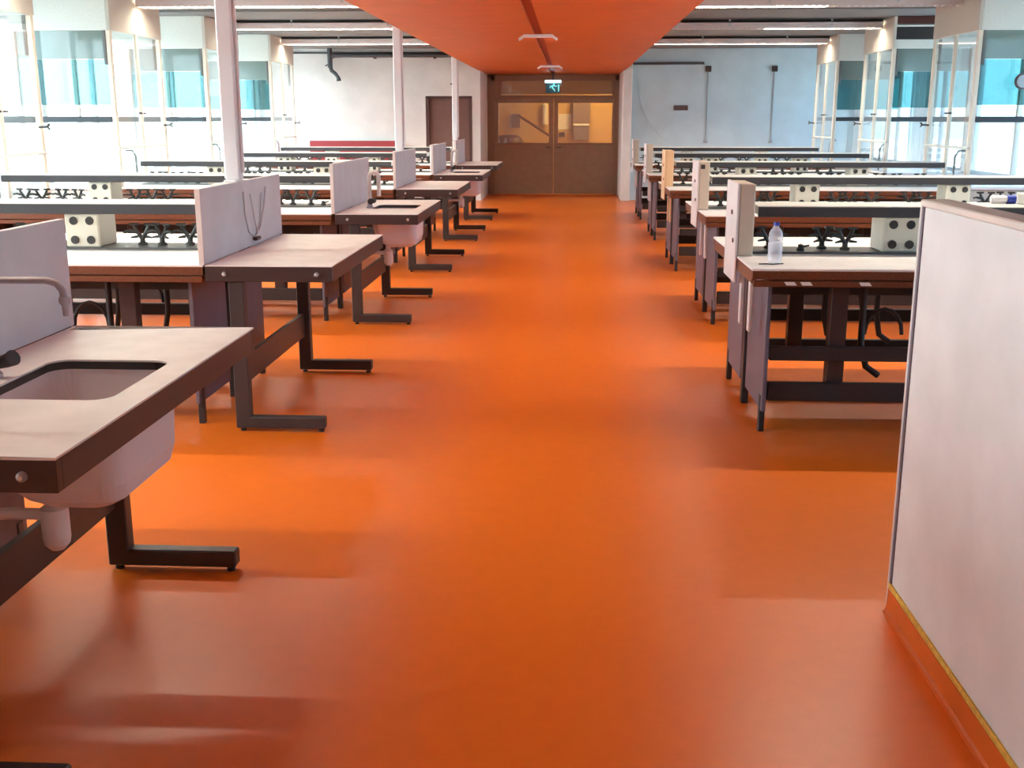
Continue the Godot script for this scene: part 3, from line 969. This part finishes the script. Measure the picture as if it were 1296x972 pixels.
func end_table(i: int, zc: float, sink: bool) -> void:
	var xe: float = TABLE_X[i]
	var labels := ["white-topped end table with a sink and a hanging white bottle trap", "plain white end table with a grey cable on its splashback", "white end table with a sink and a pink-white upright tap, between two plain tables", "plain white end table beside a service column, fourth from the camera-side sink table", "white end table with a small sink, next to last before the double doors", "plain white end table nearest the double doors"]
	labels[3] = "plain white end table third from the double doors"
	var t := thing("end_table", labels[i], "table", Vector3(xe, 0, zc), "dark-framed end tables along the aisle")
	var w := 0.665
	var h := 0.79
	var outer := [Vector3(0, 0, h), Vector3(-w, 0, h), Vector3(-w, 0, -h), Vector3(0, 0, -h)]
	var s := st_new()
	var scx := -0.285
	var scz := 0.03
	var shx := 0.19
	var shz := 0.25
	if sink:
		# top with a rounded opening
		var inner := rounded_rect(scx, scz, shx, shz, 0.06, 6)
		var outp := []
		for p in inner:
			var d: Vector2 = p - Vector2(scx, scz)
			var tx: float = ((0.0 - scx) / d.x if d.x > 0 else (-w - scx) / d.x) if absf(d.x) > 1e-5 else 1e9
			var tz: float = ((h - scz) / d.y if d.y > 0 else (-h - scz) / d.y) if absf(d.y) > 1e-5 else 1e9
			outp.append(Vector2(scx, scz) + d * minf(tx, tz))
		var n := inner.size()
		for j in n:
			var l := (j + 1) % n
			var a := Vector3(inner[j].x, 0.9, inner[j].y)
			var b := Vector3(inner[l].x, 0.9, inner[l].y)
			var c := Vector3(outp[l].x, 0.9, outp[l].y)
			var e := Vector3(outp[j].x, 0.9, outp[j].y)
			tri(s, a, b, c, Vector3.UP, Vector3.UP, Vector3.UP)
			tri(s, a, c, e, Vector3.UP, Vector3.UP, Vector3.UP)
			if absf(outp[l].x - outp[j].x) > 1e-4 and absf(outp[l].y - outp[j].y) > 1e-4:
				var cn := Vector3(0.0 if maxf(c.x, e.x) > -0.01 else -w, 0.9, signf(c.z) * h)
				tri(s, c, cn, e, Vector3.UP, Vector3.UP, Vector3.UP)
			var dn := Vector3(0, -0.006, 0)
			var nn := Vector3(scx - a.x, 0, scz - a.z).normalized()
			tri(s, a, b, b + dn, nn, nn, nn)
			tri(s, a, b + dn, a + dn, nn, nn, nn)
		for j in 4:
			var a: Vector3 = outer[j] + Vector3(0, 0.9, 0)
			var b: Vector3 = outer[(j + 1) % 4] + Vector3(0, 0.9, 0)
			var nn := Vector3((a.x + b.x) * 0.5 + w * 0.5, 0, (a.z + b.z) * 0.5).normalized()
			var dn := Vector3(0, -0.006, 0)
			tri(s, a, b, b + dn, nn, nn, nn)
			tri(s, a, b + dn, a + dn, nn, nn, nn)
		obj("table_top", s, M.laminate, t)
		# black rim, basin inside and outside
		s = st_new()
		var rimo := rounded_rect(scx, scz, shx + 0.002, shz + 0.002, 0.062, 6)
		for j in n:
			var l := (j + 1) % n
			var a := Vector3(rimo[j].x, 0.895, rimo[j].y)
			var b := Vector3(rimo[l].x, 0.895, rimo[l].y)
			var dn := Vector3(0, -0.026, 0)
			var nn := Vector3(scx - a.x, 0, scz - a.z).normalized()
			tri(s, a, b, b + dn, nn, nn, nn)
			tri(s, a, b + dn, a + dn, nn, nn, nn)
			tri(s, a + nn * -0.01, b + nn * -0.01, b + dn + nn * -0.01, -nn, -nn, -nn)
			tri(s, a + nn * -0.01, b + dn + nn * -0.01, a + dn + nn * -0.01, -nn, -nn, -nn)
			tri(s, a + dn, b + dn, b + dn - nn * 0.01, Vector3.DOWN, Vector3.DOWN, Vector3.DOWN)
		obj("sink_rim", s, M.rim, t)
		s = st_new()
		for lay in 2:
			var g := 0.0 if lay == 0 else 0.012
			var rings := []
			for q in [[0.872, 0.0, 0.0], [0.66, 0.03, 0.022], [0.61, 0.065, 0.045], [0.585, 0.11, 0.05]]:
				rings.append([q[0] - g, rounded_rect(scx + q[2], scz, shx + 0.004 + g - q[1], shz + 0.004 + g - q[1] * 0.6, 0.062 + g - minf(q[1] * 0.3, 0.02), 6)])
			for r in rings.size() - 1:
				for j in n:
					var l := (j + 1) % n
					var a := Vector3(rings[r][1][j].x, rings[r][0], rings[r][1][j].y)
					var b := Vector3(rings[r][1][l].x, rings[r][0], rings[r][1][l].y)
					var c := Vector3(rings[r + 1][1][l].x, rings[r + 1][0], rings[r + 1][1][l].y)
					var e := Vector3(rings[r + 1][1][j].x, rings[r + 1][0], rings[r + 1][1][j].y)
					var nn := (b - a).cross(e - a).normalized()
					var inward := Vector3(scx - a.x, 0.3, scz - a.z)
					if (nn.dot(inward) > 0) != (lay == 0):
						nn = -nn
					tri(s, a, b, c, nn, nn, nn)
					tri(s, a, c, e, nn, nn, nn)
			var last: Array = rings[-1]
			var cc := Vector3(scx + 0.05, last[0] - 0.004, scz)
			var un := Vector3.UP if lay == 0 else Vector3.DOWN
			for j in n:
				var l := (j + 1) % n
				tri(s, cc, Vector3(last[1][j].x, last[0], last[1][j].y), Vector3(last[1][l].x, last[0], last[1][l].y), un, un, un)
		var bs := obj("basin", s, M.basin, t)
		s = st_new()
		disc(s, Vector3(scx + 0.05, 0.583, scz), Vector3.UP, 0.03, 0.004, 14)
		obj("drain", s, M.chrome, bs)
		s = st_new()
		lathe(s, [Vector2(0.0, 0.40), Vector2(0.02, 0.402), Vector2(0.036, 0.42), Vector2(0.04, 0.44), Vector2(0.04, 0.53), Vector2(0.022, 0.545), Vector2(0.018, 0.63)], Vector3(scx - 0.07, 0, scz + 0.09), 18)
		tube(s, [Vector3(scx - 0.07, 0.51, scz + 0.09), Vector3(scx - 0.2, 0.51, scz + 0.09), Vector3(scx - 0.32, 0.5, scz + 0.09)], 0.018, 10)
		obj("bottle_trap", s, M.white_plastic, t)
	else:
		bx(s, Vector3(-w, 0.894, h), Vector3(0, 0.9, -h), 0.001)
		obj("table_top", s, M.laminate, t)
	# frame: apron all round, bolts
	for q in [[1.0, "apron"], [-1.0, "apron"]]:
		var ap := obj(q[1], box(Vector3(-w, 0.815, q[0] * (h - 0.001)), Vector3(-0.001, 0.894, q[0] * (h - 0.03)), 0.002), M.steel_brown, t)
		for x in [-w + 0.1, -0.08]:
			s = st_new()
			tube(s, [Vector3(x, 0.855, q[0] * (h - 0.002)), Vector3(x, 0.855, q[0] * (h + 0.008)), Vector3(x, 0.855, q[0] * (h + 0.012))], [0.013, 0.012, 0.006], 12)
			obj("bolt", s, M.chrome, ap)
	obj("apron", box(Vector3(-0.031, 0.815, h - 0.03), Vector3(-0.001, 0.894, -h + 0.03), 0.002), M.steel_brown, t)
	obj("apron", box(Vector3(-w, 0.815, h - 0.03), Vector3(-w + 0.03, 0.894, -h + 0.03), 0.002), M.steel_brown, t)
	# C-shaped legs with long feet towards the aisle
	for z in [h - 0.045, -h + 0.12]:
		s = st_new()
		bx(s, Vector3(-0.555, 0.02, z + 0.03), Vector3(-0.475, 0.815, z - 0.03), 0.005)
		bx(s, Vector3(-0.555, 0.02, z + 0.0301), Vector3(-0.074, 0.083, z - 0.0301), 0.006)
		var lg := obj("leg", s, M.steel_dark, t)
		for x in [-0.525, -0.1]:
			s = st_new()
			lathe(s, [Vector2(0.0, 0.0), Vector2(0.016, 0.0), Vector2(0.016, 0.012), Vector2(0.006, 0.014), Vector2(0.006, 0.022)], Vector3(x, 0, z), 12)
			obj("levelling_foot", s, M.steel_black, lg)
	obj("stretcher", box(Vector3(-0.54, 0.245, h - 0.075), Vector3(-0.51, 0.395, -h + 0.15), 0.003), M.steel_brown, t)
	# splashback panel
	var sp := thing("splashback", ["wide splashback board behind the sink with the grey swing spout", "wide splashback board with a looped grey cable on it", "white splashback board behind the upright pink-white tap", "white splashback board under the thin column, third from the double doors", "white splashback board second from the double doors", "white splashback board nearest the double doors"][i], "splashback", Vector3(xe, 0, zc), "splashback boards between benches and end tables")
	obj("board", box(Vector3(-w - 0.003, 0.902, h), Vector3(-w - 0.028, 1.29, -h), 0.002), M.board, sp)
	obj("edge_strip", box(Vector3(-w - 0.001, 0.901, h + 0.003), Vector3(-w - 0.029, 1.291, h), 0.001), M.steel_dark if i < 0 else M.post, sp)
	obj("service_box", box(Vector3(-w - 0.03, 0.914, 0.3), Vector3(-w - 0.11, 1.285, -0.3), 0.005), M.post, sp)

func faucet(fx: float, z: float, kind: int, label: String) -> void:
	var t := thing("faucet", label, "faucet", Vector3(fx, 0.9, z))
	var s := st_new()
	lathe(s, [Vector2(0.0, 0.0), Vector2(0.03, 0.0), Vector2(0.03, 0.01), Vector2(0.022, 0.02), Vector2(0.02, 0.06), Vector2(0.0, 0.065)], Vector3.ZERO, 16)
	obj("base", s, M.grey_tap, t)
	if kind == 0:
		s = st_new()
		var pts := [Vector3(0, 0.05, 0), Vector3(0, 0.25, 0), Vector3(0.01, 0.275, 0), Vector3(0.035, 0.288, 0), Vector3(0.19, 0.288, 0), Vector3(0.22, 0.28, 0), Vector3(0.236, 0.26, 0), Vector3(0.24, 0.235, 0)]
		tube(s, pts, 0.0105, 12)
		obj("spout", s, M.grey_tap, t)
		s = st_new()
		tube(s, [Vector3(0.24, 0.24, 0), Vector3(0.24, 0.225, 0), Vector3(0.24, 0.215, 0), Vector3(0.24, 0.185, 0)], [0.016, 0.016, 0.01, 0.008], 12)
		obj("nozzle", s, M.grey_tap, t)
		s = st_new()
		tube(s, [Vector3(0.01, 0.035, 0), Vector3(0.05, 0.05, 0.0), Vector3(0.075, 0.062, 0.01)], [0.012, 0.02, 0.024], 12)
		obj("lever", s, M.steel_dark, t)
	else:
		s = st_new()
		tube(s, [Vector3(0, 0.05, 0), Vector3(0, 0.26, 0), Vector3(0.01, 0.29, 0), Vector3(0.04, 0.3, 0), Vector3(0.07, 0.29, 0), Vector3(0.08, 0.26, 0), Vector3(0.08, 0.1, 0)], 0.018, 10)
		obj("spout", s, M.post, t)
		for q in [-1.0, 1.0]:
			s = st_new()
			tube(s, [Vector3(0.0, 0.06, q * 0.02), Vector3(0.02, 0.06, q * 0.075)], [0.012, 0.026], 10)
			obj("knob", s, M.steel_dark, t)

func build_tables() -> void:
	for i in ROWS_L.size():
		end_table(i, ROWS_L[i], i % 2 == 0)
	faucet(-1.69, ROWS_L[0] + 0.03, 0, "grey tap with a horizontal swing spout over the sink with the bottle trap")
	faucet(-1.695, ROWS_L[2] + 0.19, 1, "pale upright tap with dark knobs beside a sink, between two plain tables")
	faucet(-1.67, ROWS_L[4] + 0.1, 1, "pale upright tap with dark knobs on the table second from the double doors")
	# looped cable on the splashback of the second table
	var s := st_new()
	var x: float = TABLE_X[1] - 0.665 + 0.004
	var z0: float = -6.34
	var pts := []
	for q in [[0.05, 1.23], [0.04, 1.1], [-0.02, 0.99], [-0.14, 0.95], [-0.26, 1.0], [-0.36, 1.12], [-0.42, 1.23]]:
		pts.append(Vector3(x, q[1], z0 + q[0]))
	tube(s, pts, 0.0045, 6)
	pts = []
	for q in [[-0.06, 1.21], [-0.12, 1.08], [-0.17, 0.97], [-0.24, 1.05], [-0.3, 1.2]]:
		pts.append(Vector3(x + 0.006, q[1], z0 + q[0]))
	tube(s, pts, 0.004, 6)
	var c := thing("looped_cable", "thin grey cable hanging in loops on a splashback", "cable", Vector3.ZERO)
	obj("cable_loops", s, M.cable, c)
	obj("plug", box(Vector3(x - 0.004, 0.93, z0 - 0.11), Vector3(x + 0.02, 0.95, z0 - 0.2), 0.004), M.steel_dark, c)
	# paper on the ledge behind the third splashback
	s = st_new()
	bx(s, Vector3(-2.0, 1.286, -9.25), Vector3(-1.9, 1.292, -9.6))
	top("paper_stack", s, M.paper, "crumpled white sheets lying on top of a splashback ledge", "paper")

func build_columns() -> void:
	for i in 3:
		var z: float = [ROWS_L[1], ROWS_L[3], ROWS_L[5]][i]
		var t := thing("service_column", ["thick pale pink service column rising behind the splashback with the cable", "pale service column rising behind the third splashback from the double doors", "thin pale service column in front of the plain brown door"][i], "column", Vector3(-1.945, 1.285, z), "service columns on the benches")
		obj("shaft", box(Vector3(-0.045, 0.012, 0.04), Vector3(0.045, 1.72, -0.04), 0.008), M.column, t)
		obj("base_plate", box(Vector3(-0.035, 0.0, 0.09), Vector3(0.035, 0.012, -0.09), 0.003), M.column, t)
		obj("clip", box(Vector3(-0.055, 1.5, 0.045), Vector3(-0.01, 1.53, -0.02), 0.003), M.plate_brown, t)
		var s := st_new()
		tube(s, [Vector3(0.055, 0.05, 0.0), Vector3(0.055, 1.7, 0.0)], 0.01, 8)
		obj("cable_pipe", s, M.column, t)

func build_partition() -> void:
	var t := thing("partition", "waist-high white partition with orange skirting and a yellow strip", "partition", Vector3(1.103, 0, -3.53))
	var zb := 3.53 + Z_BACK
	obj("panel", box(Vector3(0.006, 0.0, 0.014), Vector3(0.084, 1.372, zb), 0.003), M.partition, t)
	obj("end_trim", box(Vector3(0.0, 0.012, 0.0), Vector3(0.09, 1.372, 0.014), 0.003), M.partition, t)
	obj("corner_bead", box(Vector3(0.002, 0.1, 0.016), Vector3(0.006, 1.372, 0.034)), M.mauve, t)
	obj("coping", box(Vector3(0.0, 1.372, 0.0), Vector3(0.09, 1.394, zb), 0.004), M.cap, t)
	var sk := st_new()
	extrude(sk, PackedVector2Array([Vector2(0.006, 0.0), Vector2(-0.016, 0.0), Vector2(-0.009, 0.004), Vector2(-0.004, 0.014), Vector2(-0.002, 0.085), Vector2(0.006, 0.085)]), Vector3(0, 0, 0.02), Vector3.RIGHT, Vector3.UP, Vector3(0, 0, zb - 0.02))
	obj("skirting", sk, M.skirt, t)
	obj("yellow_strip", box(Vector3(-0.001, 0.085, 0.016), Vector3(0.006, 0.105, zb), 0.001), M.yellow, t)

# ---------------------------------------------------------------- small loose things
func build_small_things() -> void:
	var t := thing("water_bottle", "clear plastic water bottle with blue cap standing on the bench", "bottle", Vector3(1.083, 0.9, -5.8))
	var s := st_new()
	lathe(s, [Vector2(0.0, 0.004), Vector2(0.022, 0.0), Vector2(0.034, 0.006), Vector2(0.037, 0.02), Vector2(0.037, 0.05), Vector2(0.034, 0.06), Vector2(0.037, 0.07), Vector2(0.037, 0.1), Vector2(0.034, 0.11), Vector2(0.037, 0.122), Vector2(0.036, 0.15), Vector2(0.03, 0.17), Vector2(0.015, 0.188), Vector2(0.013, 0.196)], Vector3.ZERO, 24)
	obj("bottle_body", s, M.bottle, t)
	s = st_new()
	lathe(s, [Vector2(0.0375, 0.062), Vector2(0.038, 0.066), Vector2(0.038, 0.104), Vector2(0.0375, 0.108)], Vector3.ZERO, 24)
	obj("label_sleeve", s, M.bottle, t)
	s = st_new()
	lathe(s, [Vector2(0.0, 0.196), Vector2(0.016, 0.196), Vector2(0.016, 0.212), Vector2(0.014, 0.214), Vector2(0.0, 0.214)], Vector3.ZERO, 16)
	obj("cap", s, M.blue_cap, t)
	var l := thing("small_bottle", "small white bottle with blue cap lying on the bench shelf", "bottle", Vector3(2.45, 1.194, -6.4))
	s = st_new()
	tube(s, [Vector3(-0.06, 0, 0), Vector3(-0.055, 0, 0), Vector3(0.01, 0, 0), Vector3(0.025, 0, 0), Vector3(0.03, 0, 0)], [0.018, 0.024, 0.024, 0.02, 0.014], 16)
	obj("bottle_body", s, M.white_plastic, l)
	s = st_new()
	tube(s, [Vector3(0.028, 0, 0), Vector3(0.075, 0, 0)], 0.025, 16)
	obj("cap", s, M.blue_cap, l)
	s = st_new()
	bx(s, Vector3(2.55, 1.168, -6.3), Vector3(2.75, 1.23, -6.45), 0.004)
	top("small_carton", s, M.beige, "low beige carton on the bench shelf beside the lying bottle", "box")
	# mark: thin hose lying on the worktop beside the bottle
	s = st_new()
	tube(s, [Vector3(0.99, 0.904, -5.73), Vector3(1.03, 0.904, -5.735), Vector3(1.06, 0.904, -5.72), Vector3(1.12, 0.904, -5.75)], 0.003, 6)
	top("wire_scrap", s, M.tap, "short bit of dark wire lying beside the water bottle", "wire")
